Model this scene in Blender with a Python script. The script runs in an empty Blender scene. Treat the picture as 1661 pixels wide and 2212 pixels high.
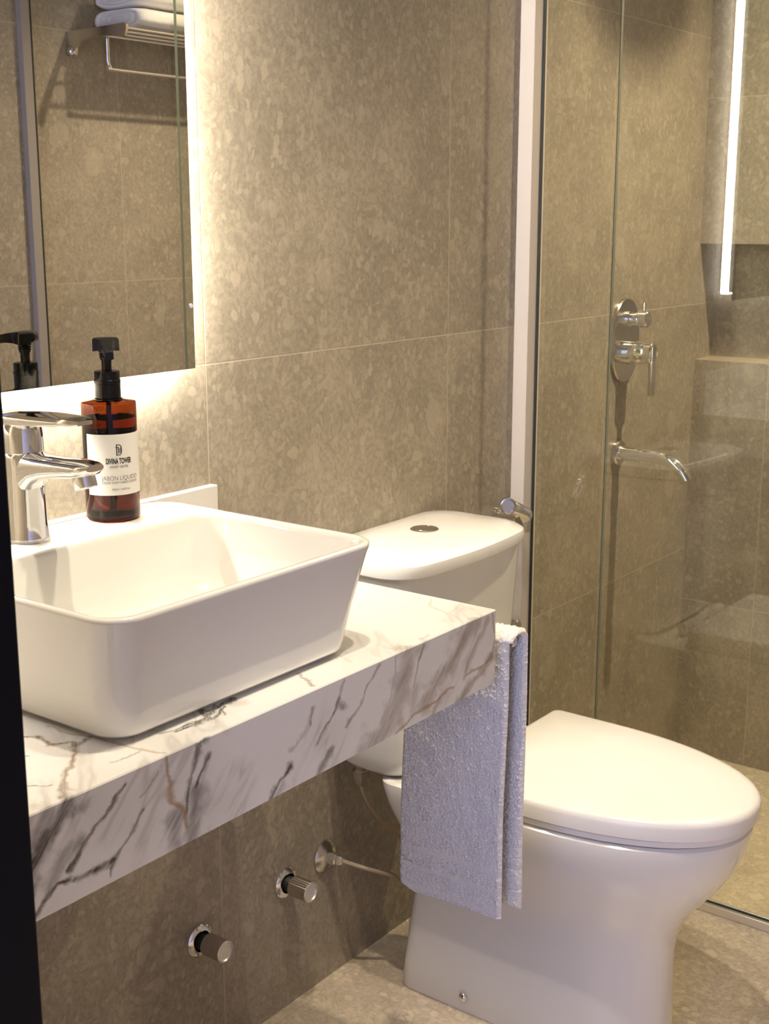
import bpy, bmesh, math, random
from mathutils import Vector, Matrix, noise
random.seed(7)
S = bpy.context.scene
COL = S.collection
PI = math.pi

# ------------------------------------------------------------------ camera
cam_d = bpy.data.cameras.new('camera')
cam = bpy.data.objects.new('camera', cam_d); COL.objects.link(cam)
PITCH, YAW = math.radians(12.7353), math.radians(36.8561)
Fv = Vector((math.cos(PITCH)*math.cos(YAW), math.cos(PITCH)*math.sin(YAW), -math.sin(PITCH)))
cam.location = (0.0, -1.28, 1.2737)
cam.rotation_euler = Fv.to_track_quat('-Z', 'Y').to_euler()
cam_d.sensor_fit = 'VERTICAL'; cam_d.sensor_height = 24.0
cam_d.lens = 2800.8/2212*24.0
cam_d.clip_start = 0.02; cam_d.clip_end = 50
cam_d.dof.use_dof = True; cam_d.dof.focus_distance = 1.55; cam_d.dof.aperture_fstop = 14.0
S.camera = cam

# ------------------------------------------------------------------ world, lights, exposure
S.view_settings.view_transform = 'Standard'
S.view_settings.look = 'None'
S.view_settings.exposure = 0.0
S.view_settings.gamma = 1.0
S.view_settings.use_curve_mapping = False
W = bpy.data.worlds.new('daylight'); S.world = W; W.use_nodes = True
bg = W.node_tree.nodes['Background']
bg.inputs[0].default_value = (0.61, 0.655, 1.12, 1); bg.inputs[1].default_value = 3.2
S.cycles.max_bounces = 9; S.cycles.transmission_bounces = 8; S.cycles.glossy_bounces = 5
S.cycles.use_adaptive_sampling = True; S.cycles.adaptive_threshold = 0.06
S.cycles.transparent_max_bounces = 12; S.cycles.diffuse_bounces = 3
S.cycles.caustics_refractive = False; S.cycles.caustics_reflective = False
S.cycles.sample_clamp_indirect = 6.0
S.cycles.use_denoising = True

WARM = (1.0, 0.83, 0.62)
LED_STRENGTH = 145.0
LED_COLOR = (1.0, 0.92, 0.79)
CEIL = 2.32
def spot(name, loc, watts, ang=92, blend=0.85, color=WARM, r=0.020):
    d = bpy.data.lights.new(name, 'SPOT'); o = bpy.data.objects.new(name, d); COL.objects.link(o)
    d.energy = watts; d.color = color; d.spot_size = math.radians(ang); d.spot_blend = blend; d.shadow_soft_size = r
    o.location = loc
    return o
DOWNLIGHTS = [((1.00, -0.50, CEIL-0.015), 52), ((1.215, -0.62, CEIL-0.015), 51), ((2.57, -0.72, CEIL-0.015), 128)]
for i, (p, w) in enumerate(DOWNLIGHTS):
    spot('downlight_lamp', p, w, 128 if i == 2 else 100, 1.0, (1.0, 0.81, 0.56) if i == 2 else (1.0, 0.86, 0.63))

# ------------------------------------------------------------------ mesh helpers
def link(name, bm, m, parent=None, smooth=True, loc=(0, 0, 0), recalc=True):
    if recalc: bmesh.ops.recalc_face_normals(bm, faces=bm.faces[:])
    me = bpy.data.meshes.new(name); bm.to_mesh(me); bm.free()
    for k in (m if isinstance(m, (list, tuple)) else [m]): me.materials.append(k)
    o = bpy.data.objects.new(name, me); COL.objects.link(o)
    if smooth:
        for p in me.polygons: p.use_smooth = True
        if smooth != 'all':
            try: me.set_sharp_from_angle(angle=math.radians(38))
            except Exception: pass
    o.location = loc
    if parent is not None:
        o.parent = parent
        t = parent; loc_ = False
        while t is not None: loc_ = loc_ or bool(t.get('local')); t = t.parent
        if not loc_:
            t = parent
            off = Vector((0, 0, 0))
            while t is not None: off += t.location; t = t.parent
            o.location = Vector(loc) - off
    return o
def thing(name, label, cat, loc=(0, 0, 0), group=None, local=False):
    o = bpy.data.objects.new(name, None); COL.objects.link(o); o.location = loc
    o.empty_display_size = 0.05
    o['label'] = label; o['category'] = cat
    if group: o['group'] = group
    if local: o['local'] = 1
    return o
def tag(o, label, cat, group=None):
    o['label'] = label; o['category'] = cat
    if group: o['group'] = group
    return o
def struct(name, bm, m, smooth=False):
    o = link(name, bm, m, smooth=smooth); o['kind'] = 'structure'; return o
def NB(): return bmesh.new()
def box(bm, a, b, bev=0.0, seg=2, mi=0):
    r = bmesh.ops.create_cube(bm, size=1.0)
    vs = r['verts']
    for v in vs:
        v.co = Vector((a[i] + (v.co[i]+0.5)*(b[i]-a[i]) for i in range(3)))
    fs = set(f for v in vs for f in v.link_faces)
    for f in fs: f.material_index = mi
    if bev > 0:
        es = list(set(e for v in vs for e in v.link_edges))
        bmesh.ops.bevel(bm, geom=es, offset=bev, segments=seg, profile=0.5, affect='EDGES')
    return vs
def frame_of(axis):
    z = Vector(axis).normalized()
    x = z.orthogonal().normalized(); return x, z.cross(x), z
def loft(bm, loops, close=True, cap0=True, cap1=True, mi=0):
    rows = [[bm.verts.new(p) for p in L] for L in loops]
    n = len(rows[0])
    for a, b in zip(rows[:-1], rows[1:]):
        for i in range(n if close else n-1):
            j = (i+1) % n
            f = bm.faces.new((a[i], a[j], b[j], b[i])); f.material_index = mi
    if cap0: bm.faces.new(rows[0][::-1]).material_index = mi
    if cap1: bm.faces.new(rows[-1]).material_index = mi
    return rows
def lathe(bm, origin, axis, prof, n=40, cap0=True, cap1=True, mi=0, flute=None):
    x, y, z = frame_of(axis); O = Vector(origin)
    loops = []
    for (r, h) in prof:
        r = max(r, 1e-5)
        L = []
        for i in range(n):
            a = 2*PI*i/n
            rr = r*(1 + (flute[0]*(0.5+0.5*math.cos(flute[1]*a)) if flute else 0))
            L.append(O + x*rr*math.cos(a) + y*rr*math.sin(a) + z*h)
        loops.append(L)
    return loft(bm, loops, cap0=cap0, cap1=cap1, mi=mi)
def catmull(pts, k=8):
    P = [Vector(p) for p in pts]; P = [P[0]*2-P[1]] + P + [P[-1]*2-P[-2]]
    out = []
    for i in range(1, len(P)-2):
        for j in range(k):
            t = j/k
            a, b, c, d = P[i-1], P[i], P[i+1], P[i+2]
            out.append(0.5*((2*b) + (c-a)*t + (2*a-5*b+4*c-d)*t*t + (3*b-a-3*c+d)*t**3))
    out.append(P[-2]); return out
def tube(bm, path, r, n=16, mi=0):
    P = [Vector(p) for p in path]
    up = None; loops = []
    for i, p in enumerate(P):
        t = (P[min(i+1, len(P)-1)] - P[max(i-1, 0)]).normalized()
        if up is None: up = t.orthogonal().normalized()
        up = (up - t*up.dot(t)).normalized(); s = t.cross(up)
        rr = r[i] if isinstance(r, (list, tuple)) else r
        loops.append([p + up*rr*math.cos(2*PI*k/n) + s*rr*math.sin(2*PI*k/n) for k in range(n)])
    return loft(bm, loops, mi=mi)
def rrect(x0, x1, y0, y1, r, z, k=8, m=6):
    """rounded rectangle, counter-clockwise, with m extra points on each side"""
    r = min(r, (x1-x0)/2-1e-4, (y1-y0)/2-1e-4)
    C = [(x1-r, y0+r, -PI/2), (x1-r, y1-r, 0), (x0+r, y1-r, PI/2), (x0+r, y0+r, PI)]
    pts = []
    for (cx, cy, a0) in C:
        arc = [(cx+r*math.cos(a0+PI/2*i/k), cy+r*math.sin(a0+PI/2*i/k)) for i in range(k+1)]
        pts.append(arc)
    out = []
    for q in range(4):
        out += pts[q]
        a, b = pts[q][-1], pts[(q+1) % 4][0]
        for i in range(1, m): out.append((a[0]+(b[0]-a[0])*i/m, a[1]+(b[1]-a[1])*i/m))
    return [Vector((p[0], p[1], z)) for p in out]

# ------------------------------------------------------------------ materials
def mat(name):
    m = bpy.data.materials.new(name); m.use_nodes = True
    nt = m.node_tree; nt.nodes.clear()
    return m, nt
def N(nt, typ, props=None, **inp):
    n = nt.nodes.new(typ)
    for k, v in (props or {}).items(): setattr(n, k, v)
    for k, v in inp.items():
        key = int(k[1:]) if k[0] == '_' and k[1:].isdigit() else k.replace('_', ' ')
        s = n.inputs[key]
        if isinstance(v, bpy.types.NodeSocket): nt.links.new(v, s)
        else: s.default_value = v
    return n
def math_(nt, op, a, b=0.0, c=None, clamp=False):
    kw = dict(_0=a, _1=b)
    if c is not None: kw['_2'] = c
    return N(nt, 'ShaderNodeMath', dict(operation=op, use_clamp=clamp), **kw).outputs[0]
def mixc(nt, f, a, b, blend='MIX'):
    n = N(nt, 'ShaderNodeMix', dict(data_type='RGBA', blend_type=blend))
    for s, v in ((n.inputs[0], f), (n.inputs[6], a), (n.inputs[7], b)):
        if isinstance(v, bpy.types.NodeSocket): nt.links.new(v, s)
        else: s.default_value = v if not isinstance(v, tuple) or len(v) == 4 else (*v, 1)
    return n.outputs[2]
def smooth(nt, v, a, b, c=0.0, d=1.0):
    return N(nt, 'ShaderNodeMapRange', dict(interpolation_type='SMOOTHSTEP'), _0=v, _1=a, _2=b, _3=c, _4=d).outputs[0]
def out(nt, sh):
    o = nt.nodes.new('ShaderNodeOutputMaterial'); nt.links.new(sh, o.inputs[0])
def princ(name, color, rough=0.4, metal=0.0, noise_amt=0.04, nscale=30.0, bump=0.0, bscale=200.0, coat=0.0, spec=0.5):
    m, nt = mat(name)
    tc = N(nt, 'ShaderNodeTexCoord')
    nz = N(nt, 'ShaderNodeTexNoise', None, Vector=tc.outputs['Object'], Scale=nscale, Detail=3.0)
    lo = tuple(c*(1-noise_amt) for c in color); hi = tuple(min(1, c*(1+noise_amt)) for c in color)
    c = mixc(nt, nz.outputs[0], lo, hi)
    p = N(nt, 'ShaderNodeBsdfPrincipled', None, Base_Color=c, Roughness=rough, Metallic=metal)
    p.inputs['Coat Weight'].default_value = coat; p.inputs['Coat Roughness'].default_value = 0.04
    p.inputs['Specular IOR Level'].default_value = spec
    if bump:
        b2 = N(nt, 'ShaderNodeTexNoise', None, Vector=tc.outputs['Object'], Scale=bscale, Detail=4.0)
        bm_ = N(nt, 'ShaderNodeBump', None, Height=b2.outputs[0], Strength=bump, Distance=0.002)
        nt.links.new(bm_.outputs[0], p.inputs['Normal'])
    out(nt, p.outputs[0]); return m
def stone(name, ax, offs, per, base=(0.365, 0.318, 0.252), rough=0.34, grout=(0.56, 0.48, 0.38)):
    """terrazzo-like porcelain; ax = two axes that carry the joints"""
    m, nt = mat(name)
    tc = N(nt, 'ShaderNodeTexCoord'); P = tc.outputs['Object']
    sep = N(nt, 'ShaderNodeSeparateXYZ', None, Vector=P)
    # joints and a per-tile id
    ids = []; J = None
    for a, o, p in zip(ax, offs, per):
        q = math_(nt, 'DIVIDE', math_(nt, 'SUBTRACT', sep.outputs[a], o), p)
        fl = math_(nt, 'FLOOR', q); ids.append(fl)
        fr = math_(nt, 'SUBTRACT', q, fl)
        d = math_(nt, 'MULTIPLY', math_(nt, 'MINIMUM', fr, math_(nt, 'SUBTRACT', 1.0, fr)), p)
        g = smooth(nt, d, 0.0007, 0.0015, 1.0, 0.0)
        J = g if J is None else math_(nt, 'MAXIMUM', J, g)
    idv = math_(nt, 'ADD', math_(nt, 'MULTIPLY', ids[0], 3.7), math_(nt, 'MULTIPLY', ids[1], 7.3))
    off = N(nt, 'ShaderNodeCombineXYZ', None, X=idv, Y=math_(nt, 'MULTIPLY', idv, 1.7), Z=0.0)
    Pv = N(nt, 'ShaderNodeVectorMath', dict(operation='ADD'), _0=P, _1=off.outputs[0]).outputs[0]
    ns = N(nt, 'ShaderNodeTexNoise', None, Vector=Pv, Scale=9.0, Detail=2.0)
    dis = N(nt, 'ShaderNodeVectorMath', dict(operation='SCALE'), _0=ns.outputs['Color'], Scale=0.05).outputs[0]
    fine = N(nt, 'ShaderNodeTexNoise', None, Vector=Pv, Scale=55.0, Detail=3.0)
    dis2 = N(nt, 'ShaderNodeVectorMath', dict(operation='SCALE'), _0=fine.outputs['Color'], Scale=0.013).outputs[0]
    Pd = N(nt, 'ShaderNodeVectorMath', dict(operation='ADD'), _0=N(nt, 'ShaderNodeVectorMath', dict(operation='ADD'), _0=Pv, _1=dis).outputs[0], _1=dis2).outputs[0]
    squash = [1.0, 1.0, 1.0]; squash[ax[1]] = 0.80
    Pd = N(nt, 'ShaderNodeVectorMath', dict(operation='MULTIPLY'), _0=Pd, _1=tuple(squash)).outputs[0]
    cloud = N(nt, 'ShaderNodeTexNoise', None, Vector=Pv, Scale=6.0, Detail=4.0, Roughness=0.62)
    grit = N(nt, 'ShaderNodeTexNoise', None, Vector=Pd, Scale=140.0, Detail=4.0, Roughness=0.7)
    dark = tuple(c*0.90 for c in base); lite = tuple(c*1.10 for c in base)
    c = mixc(nt, smooth(nt, cloud.outputs[0], 0.34, 0.66), dark, lite)
    c = mixc(nt, smooth(nt, grit.outputs[0], 0.34, 0.66), mixc(nt, 1.0, c, (0.85, 0.845, 0.84), 'MULTIPLY'), mixc(nt, 1.0, c, (1.13, 1.13, 1.13), 'MULTIPLY'))
    for sc, thr, rad, up, amt in ((18.0, 0.92, 0.40, 1, 0.50), (48.0, 0.84, 0.42, 1, 0.65), (95.0, 0.74, 0.52, 1, 0.65), (30.0, 0.90, 0.42, 0, 0.6)):
        v = N(nt, 'ShaderNodeTexVoronoi', dict(feature='F1'), Vector=Pd, Scale=sc, Randomness=1.0)
        cs = N(nt, 'ShaderNodeSeparateColor', None, Color=v.outputs['Color'])
        pick = math_(nt, 'GREATER_THAN', cs.outputs[0], thr)
        rr = math_(nt, 'MULTIPLY_ADD', cs.outputs[1], 0.30, rad-0.16)
        inside = smooth(nt, math_(nt, 'SUBTRACT', v.outputs['Distance'], rr), -0.02, 0.012, 1.0, 0.0)
        f = math_(nt, 'MULTIPLY', math_(nt, 'MULTIPLY', pick, inside), math_(nt, 'MULTIPLY_ADD', cs.outputs[2], amt*0.6, amt*0.4))
        c = mixc(nt, f, c, tuple(b*(1.38 if up else 0.78) for b in base))
    c = mixc(nt, math_(nt, 'MULTIPLY', J, 0.75), c, grout)
    p = N(nt, 'ShaderNodeBsdfPrincipled', None, Base_Color=c, Roughness=math_(nt, 'MULTIPLY_ADD', grit.outputs[0], 0.16, rough-0.08))
    hgt = math_(nt, 'SUBTRACT', math_(nt, 'MULTIPLY', grit.outputs[0], 0.12), J)
    b = N(nt, 'ShaderNodeBump', None, Height=hgt, Strength=0.35, Distance=0.0008)
    nt.links.new(b.outputs[0], p.inputs['Normal'])
    out(nt, p.outputs[0]); return m

VEINS = [
    ('g', 0.0056, 0.85, [(0.6394, 0.8038), (0.6143, 0.7798), (0.5956, 0.7605), (0.5816, 0.7514)]),
    ('g', 0.0064, 0.35, [(0.6158, 0.8009), (0.6098, 0.7871)]),
    ('g', 0.004, 0.55, [(0.5956, 0.7605), (0.5903, 0.7389), (0.5852, 0.7193)]),
    ('g', 0.0016, 0.6, [(0.6989, 0.8008), (0.6785, 0.7834), (0.6629, 0.7714), (0.6444, 0.7531), (0.6306, 0.741)]),
    ('g', 0.0048, 0.4, [(0.6478, 0.764), (0.6264, 0.755), (0.6163, 0.7372)]),
    ('g', 0.00128, 0.5, [(0.7182, 0.7635), (0.6986, 0.7456), (0.6823, 0.7326), (0.6745, 0.7185)]),
    ('g', 0.00192, 0.65, [(0.6823, 0.7326), (0.6508, 0.73), (0.6224, 0.7345), (0.6039, 0.7228), (0.5933, 0.7123)]),
    ('o', 0.00224, 0.7, [(0.7453, 0.8027), (0.7508, 0.7772), (0.7523, 0.7623), (0.7626, 0.7524), (0.7707, 0.7274)]),
    ('o', 0.00144, 0.5, [(0.7359, 0.792), (0.7147, 0.7788)]),
    ('g', 0.00192, 0.55, [(0.7914, 0.8011), (0.7777, 0.777), (0.7669, 0.7447)]),
    ('g', 0.00672, 0.42, [(0.7832, 0.758), (0.7734, 0.7165)]),
    ('g', 0.0064, 0.42, [(0.7575, 0.7435), (0.7547, 0.7168)]),
    ('g', 0.0008, 0.45, [(0.6228, 0.8613), (0.6457, 0.8387)]),
    ('b', 0.00192, 0.6, [(0.6947, 0.9461), (0.7061, 0.9358), (0.7006, 0.9097), (0.7152, 0.895), (0.7043, 0.877), (0.6775, 0.8549), (0.6351, 0.8132)]),
    ('g', 0.00144, 0.5, [(0.7348, 0.8927), (0.7116, 0.8857)]),
    ('g', 0.00112, 0.5, [(0.6614, 0.9116), (0.6739, 0.9038)]),
    ('g', 0.00112, 0.5, [(0.6592, 0.8968), (0.6277, 0.8628)]),
    ('g', 0.00112, 0.5, [(0.678, 0.9351), (0.6936, 0.9429)]),
    ('o', 0.0016, 0.5, [(0.7277, 0.9467), (0.7319, 0.9063), (0.74, 0.8619), (0.7473, 0.8104)]),
    ('b', 0.00128, 0.35, [(0.7095, 0.8341), (0.7386, 0.8312)]),
    ('g', 0.00128, 0.6, [(0.7796, 0.8475), (0.7948, 0.8421), (0.8294, 0.8418)]),
    ('g', 0.00192, 0.6, [(0.7903, 0.8384), (0.8084, 0.8358), (0.8405, 0.8465), (0.8877, 0.8546)]),
    ('g', 0.00128, 0.6, [(0.8434, 0.8565), (0.8351, 0.8356), (0.8652, 0.8461)]),
    ('g', 0.00096, 0.5, [(0.8308, 0.8369), (0.8637, 0.8576), (0.8504, 0.8334)]),
    ('b', 0.0048, 0.25, [(0.8326, 0.8345), (0.8271, 0.8153)]),
    ('b', 0.0064, 0.18, [(0.875, 0.8426), (0.8842, 0.8398)]),
    ('b', 0.00128, 0.5, [(0.9778, 0.8527), (0.9733, 0.8372), (0.9617, 0.816)]),
    ('g', 0.00192, 0.6, [(0.8002, 0.8053), (0.7891, 0.8027), (0.7843, 0.7877), (0.7752, 0.767)]),
    ('g', 0.0016, 0.6, [(0.8022, 0.7867), (0.7831, 0.762)]),
    ('g', 0.0072, 0.35, [(0.7816, 0.7573), (0.7766, 0.7392)]),
    ('g', 0.0016, 0.5, [(0.9505, 0.7873), (0.9468, 0.7712)]),
    ('g', 0.00128, 0.25, [(0.9468, 0.7712), (0.9185, 0.7544)]),
    ('g', 0.00224, 0.6, [(0.9164, 0.7346), (0.8969, 0.7257), (0.8855, 0.7152)]),
    ('g', 0.0048, 0.25, [(0.9031, 0.72), (0.8917, 0.7106)]),
    ('g', 0.00128, 0.4, [(0.9934, 0.7856), (0.9827, 0.7713), (0.9582, 0.7467)]),
    ('g', 0.00256, 0.5, [(0.9804, 0.7321), (0.9576, 0.7106)]),
    ('g', 0.0016, 0.4, [(1.0004, 0.774), (0.9934, 0.782)]),
    ('b', 0.00144, 0.5, [(1.0643, 0.805), (1.0435, 0.7869), (1.0286, 0.7686), (1.0048, 0.7523)]),
    ('b', 0.00112, 0.4, [(1.0018, 0.8028), (0.9946, 0.7886), (0.9838, 0.772)]),
    ('g', 0.0024, 0.4, [(0.9997, 0.7752), (0.9945, 0.7792)]),
    ('b', 0.012, 0.4, [(1.1193, 0.802), (1.1054, 0.7661), (1.0955, 0.7467), (1.0623, 0.7175), (1.0357, 0.7105)]),
    ('b', 0.00128, 0.3, [(1.0933, 0.803), (1.0837, 0.7491), (1.0739, 0.7249)]),
    ('b', 0.0016, 0.45, [(1.1459, 0.8036), (1.1277, 0.7608)]),
    ('b', 0.008, 0.42, [(1.2514, 0.8031), (1.2268, 0.7805), (1.1893, 0.7595), (1.1488, 0.7353)]),
    ('b', 0.00352, 0.35, [(1.2822, 0.798), (1.241, 0.7594), (1.2301, 0.7385)]),
    ('o', 0.00144, 0.6, [(1.2917, 0.8037), (1.3001, 0.7717), (1.2911, 0.7481), (1.2346, 0.7411)]),
    ('b', 0.00416, 0.45, [(1.2911, 0.7481), (1.2443, 0.7249), (1.2192, 0.7136)]),
    ('o', 0.0016, 0.6, [(1.2097, 0.7351), (1.1574, 0.7262), (1.1301, 0.7244), (1.0916, 0.7128)]),
    ('b', 0.0032, 0.35, [(1.1811, 0.728), (1.1661, 0.713)]),
    ('b', 0.00608, 0.25, [(1.1319, 0.7583), (1.1259, 0.7309)]),
    ('o', 0.00224, 0.25, [(1.2895, 0.8968), (1.2617, 0.8806), (1.2487, 0.8465), (1.2927, 0.8542), (1.2842, 0.8283)]),
    ('o', 0.00224, 0.35, [(1.1516, 0.8169), (1.167, 0.8189)]),
    ('o', 0.00224, 0.3, [(1.1123, 0.8224), (1.1158, 0.8177)]),
    ('o', 0.00192, 0.25, [(1.0508, 0.8505), (1.0427, 0.8323)])]
CUTS = [0.40, 0.655, 0.76, 0.90, 1.06, 1.175, 1.35]          # the slab's face is shaded in six widths of one continuous pattern
def marble(name, x0, x1, v0, v1):
    m, nt = mat(name)
    tc = N(nt, 'ShaderNodeTexCoord'); sep = N(nt, 'ShaderNodeSeparateXYZ', None, Vector=tc.outputs['Object'])
    v = math_(nt, 'ADD', math_(nt, 'ADD', sep.outputs[2], sep.outputs[1]), 0.476)   # unfolds the top and the front into one sheet
    P0 = N(nt, 'ShaderNodeCombineXYZ', None, X=sep.outputs[0], Y=v, Z=0.0).outputs[0]
    n1 = N(nt, 'ShaderNodeTexNoise', None, Vector=P0, Scale=30.0, Detail=6.0, Roughness=0.62)
    n1c = N(nt, 'ShaderNodeVectorMath', dict(operation='SUBTRACT'), _0=n1.outputs['Color'], _1=(0.5, 0.5, 0.5)).outputs[0]
    P1 = N(nt, 'ShaderNodeVectorMath', dict(operation='MULTIPLY_ADD'), _0=n1c, _1=(0.020, 0.020, 0.0), _2=P0).outputs[0]
    # streaks running with the veins
    rot = N(nt, 'ShaderNodeMapping', dict(vector_type='TEXTURE'), Vector=P0, Rotation=(0, 0, math.radians(48)), Scale=(1/16.0, 1/150.0, 1.0))
    st = N(nt, 'ShaderNodeTexNoise', None, Vector=rot.outputs[0], Scale=1.0, Detail=5.0, Roughness=0.65)
    streak = smooth(nt, st.outputs[0], 0.30, 0.66, 0.55, 1.12)
    w2 = N(nt, 'ShaderNodeTexNoise', None, Vector=P0, Scale=42.0, Detail=3.0)
    wmod = smooth(nt, w2.outputs[0], 0.30, 0.70, 0.62, 1.9)
    acc = {}
    for col, hw, stg, pts in VEINS:
        for a, b in zip(pts[:-1], pts[1:]):
            pad = hw*4.5 + 0.014
            if max(a[0], b[0])+pad < x0 or min(a[0], b[0])-pad > x1 or max(a[1], b[1])+pad < v0 or min(a[1], b[1])-pad > v1: continue
            A = Vector((a[0], a[1], 0)); B = Vector((b[0], b[1], 0)); ba = B-A
            pa = N(nt, 'ShaderNodeVectorMath', dict(operation='SUBTRACT'), _0=P1, _1=A).outputs[0]
            h = N(nt, 'ShaderNodeVectorMath', dict(operation='DOT_PRODUCT'), _0=pa, _1=ba/ba.length_squared).outputs['Value']
            h = math_(nt, 'ADD', h, 0.0, clamp=True)
            pr = N(nt, 'ShaderNodeVectorMath', dict(operation='SCALE'), _0=ba, Scale=h).outputs[0]
            d = N(nt, 'ShaderNodeVectorMath', dict(operation='DISTANCE'), _0=pa, _1=pr).outputs['Value']
            k = smooth(nt, math_(nt, 'MULTIPLY', d, wmod), 0.0, hw*(3.4 if col == 'g' else 2.8 if col == 'b' else 2.0) + 0.0006, min(1.0, stg*(1.55 if col != 'o' else 1.2)), 0.0)
            acc[col] = k if col not in acc else math_(nt, 'MAXIMUM', acc[col], k)
    cl = N(nt, 'ShaderNodeTexNoise', None, Vector=P0, Scale=7.0, Detail=3.0)
    c = mixc(nt, smooth(nt, cl.outputs[0], 0.4, 0.8), (0.80, 0.79, 0.785), (0.68, 0.66, 0.64))
    rot2 = N(nt, 'ShaderNodeMapping', dict(vector_type='TEXTURE'), Vector=P0, Rotation=(0, 0, math.radians(48)), Scale=(1/5.0, 1/22.0, 1.0))
    fv = N(nt, 'ShaderNodeTexNoise', None, Vector=rot2.outputs[0], Scale=1.0, Detail=3.0, Roughness=0.5)
    ridge = smooth(nt, math_(nt, 'ABSOLUTE', math_(nt, 'SUBTRACT', fv.outputs[0], 0.52)), 0.0, 0.050, 0.26, 0.0)
    gate = smooth(nt, cl.outputs[0], 0.44, 0.62)
    c = mixc(nt, math_(nt, 'MULTIPLY', ridge, gate), c, (0.20, 0.16, 0.135))
    for col, rgb in (('b', (0.27, 0.20, 0.145)), ('g', (0.085, 0.072, 0.068)), ('o', (0.33, 0.185, 0.075))):
        if col in acc: c = mixc(nt, math_(nt, 'MULTIPLY', acc[col], streak if col != 'o' else 0.85, clamp=True), c, rgb)
    p = N(nt, 'ShaderNodeBsdfPrincipled', None, Base_Color=c, Roughness=0.22)
    out(nt, p.outputs[0]); return m
def sheet_glass():
    """flat pane: passes light straight through, tinted, with a mirror reflection on the face it is met from"""
    m, nt = mat('clear_shower_glass')
    geo = N(nt, 'ShaderNodeNewGeometry')
    fr = N(nt, 'ShaderNodeFresnel', None, IOR=1.5)
    nz = N(nt, 'ShaderNodeTexNoise', None, Scale=3.0)
    col = mixc(nt, nz.outputs[0], (0.940, 0.955, 0.905), (0.950, 0.965, 0.915))
    tr = N(nt, 'ShaderNodeBsdfTransparent', None, Color=col)
    gl = N(nt, 'ShaderNodeBsdfGlossy', None, Color=(1, 1, 1, 1), Roughness=0.0)
    f = math_(nt, 'MULTIPLY', math_(nt, 'MULTIPLY', fr.outputs[0], 2.1), math_(nt, 'SUBTRACT', 1.0, geo.outputs['Backfacing']), clamp=True)
    mx = N(nt, 'ShaderNodeMixShader', None, _0=f, _1=tr.outputs[0], _2=gl.outputs[0])
    out(nt, mx.outputs[0]); return m
def amber():
    m, nt = mat('amber_bottle_plastic')
    nz = N(nt, 'ShaderNodeTexNoise', None, Scale=20.0)
    col = mixc(nt, nz.outputs[0], (0.34, 0.130, 0.028), (0.37, 0.145, 0.032))
    fr = N(nt, 'ShaderNodeFresnel', None, IOR=1.45)
    geo = N(nt, 'ShaderNodeNewGeometry')
    tr = N(nt, 'ShaderNodeBsdfTransparent', None, Color=col)
    gl = N(nt, 'ShaderNodeBsdfGlossy', None, Roughness=0.02)
    f = math_(nt, 'MULTIPLY', fr.outputs[0], math_(nt, 'SUBTRACT', 1.0, geo.outputs['Backfacing']), clamp=True)
    mx = N(nt, 'ShaderNodeMixShader', None, _0=f, _1=tr.outputs[0], _2=gl.outputs[0])
    out(nt, mx.outputs[0]); return m
def liquid():
    m, nt = mat('soap_liquid')
    nz = N(nt, 'ShaderNodeTexNoise', None, Scale=20.0)
    g = N(nt, 'ShaderNodeBsdfRefraction', None, Color=mixc(nt, nz.outputs[0], (0.90, 0.62, 0.46), (0.93, 0.66, 0.50)), Roughness=0.03, IOR=1.36)
    out(nt, g.outputs[0]); return m
def led():
    m, nt = mat('led_strip_light')
    tc = N(nt, 'ShaderNodeTexCoord'); sep = N(nt, 'ShaderNodeSeparateXYZ', None, Vector=tc.outputs['Object'])
    s = math_(nt, 'SINE', math_(nt, 'MULTIPLY', math_(nt, 'ADD', sep.outputs[0], sep.outputs[2]), 2*PI/0.0166))
    e = N(nt, 'ShaderNodeEmission', None, Color=(*LED_COLOR, 1), Strength=math_(nt, 'MULTIPLY_ADD', s, LED_STRENGTH*0.45, LED_STRENGTH))
    out(nt, e.outputs[0]); return m
def lamp_mat():
    m, nt = mat('lit_lens')
    nz = N(nt, 'ShaderNodeTexNoise', None, Scale=50.0)
    e = N(nt, 'ShaderNodeEmission', None, Color=(*WARM, 1), Strength=math_(nt, 'MULTIPLY_ADD', nz.outputs[0], 0.5, 6.0))
    out(nt, e.outputs[0]); return m
def terry(name, color):
    m, nt = mat(name)
    tc = N(nt, 'ShaderNodeTexCoord')
    v = N(nt, 'ShaderNodeTexVoronoi', None, Vector=tc.outputs['Object'], Scale=520.0)
    n = N(nt, 'ShaderNodeTexNoise', None, Vector=tc.outputs['Object'], Scale=90.0, Detail=4.0)
    c = mixc(nt, n.outputs[0], tuple(x*0.93 for x in color), color)
    p = N(nt, 'ShaderNodeBsdfPrincipled', None, Base_Color=c, Roughness=0.95)
    p.inputs['Sheen Weight'].default_value = 0.4
    h = math_(nt, 'ADD', math_(nt, 'MULTIPLY', n.outputs[0], 0.7), math_(nt, 'MULTIPLY', v.outputs[0], -0.5))
    b = N(nt, 'ShaderNodeBump', None, Height=h, Strength=0.7, Distance=0.002)
    nt.links.new(b.outputs[0], p.inputs['Normal'])
    out(nt, p.outputs[0]); return m

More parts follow.
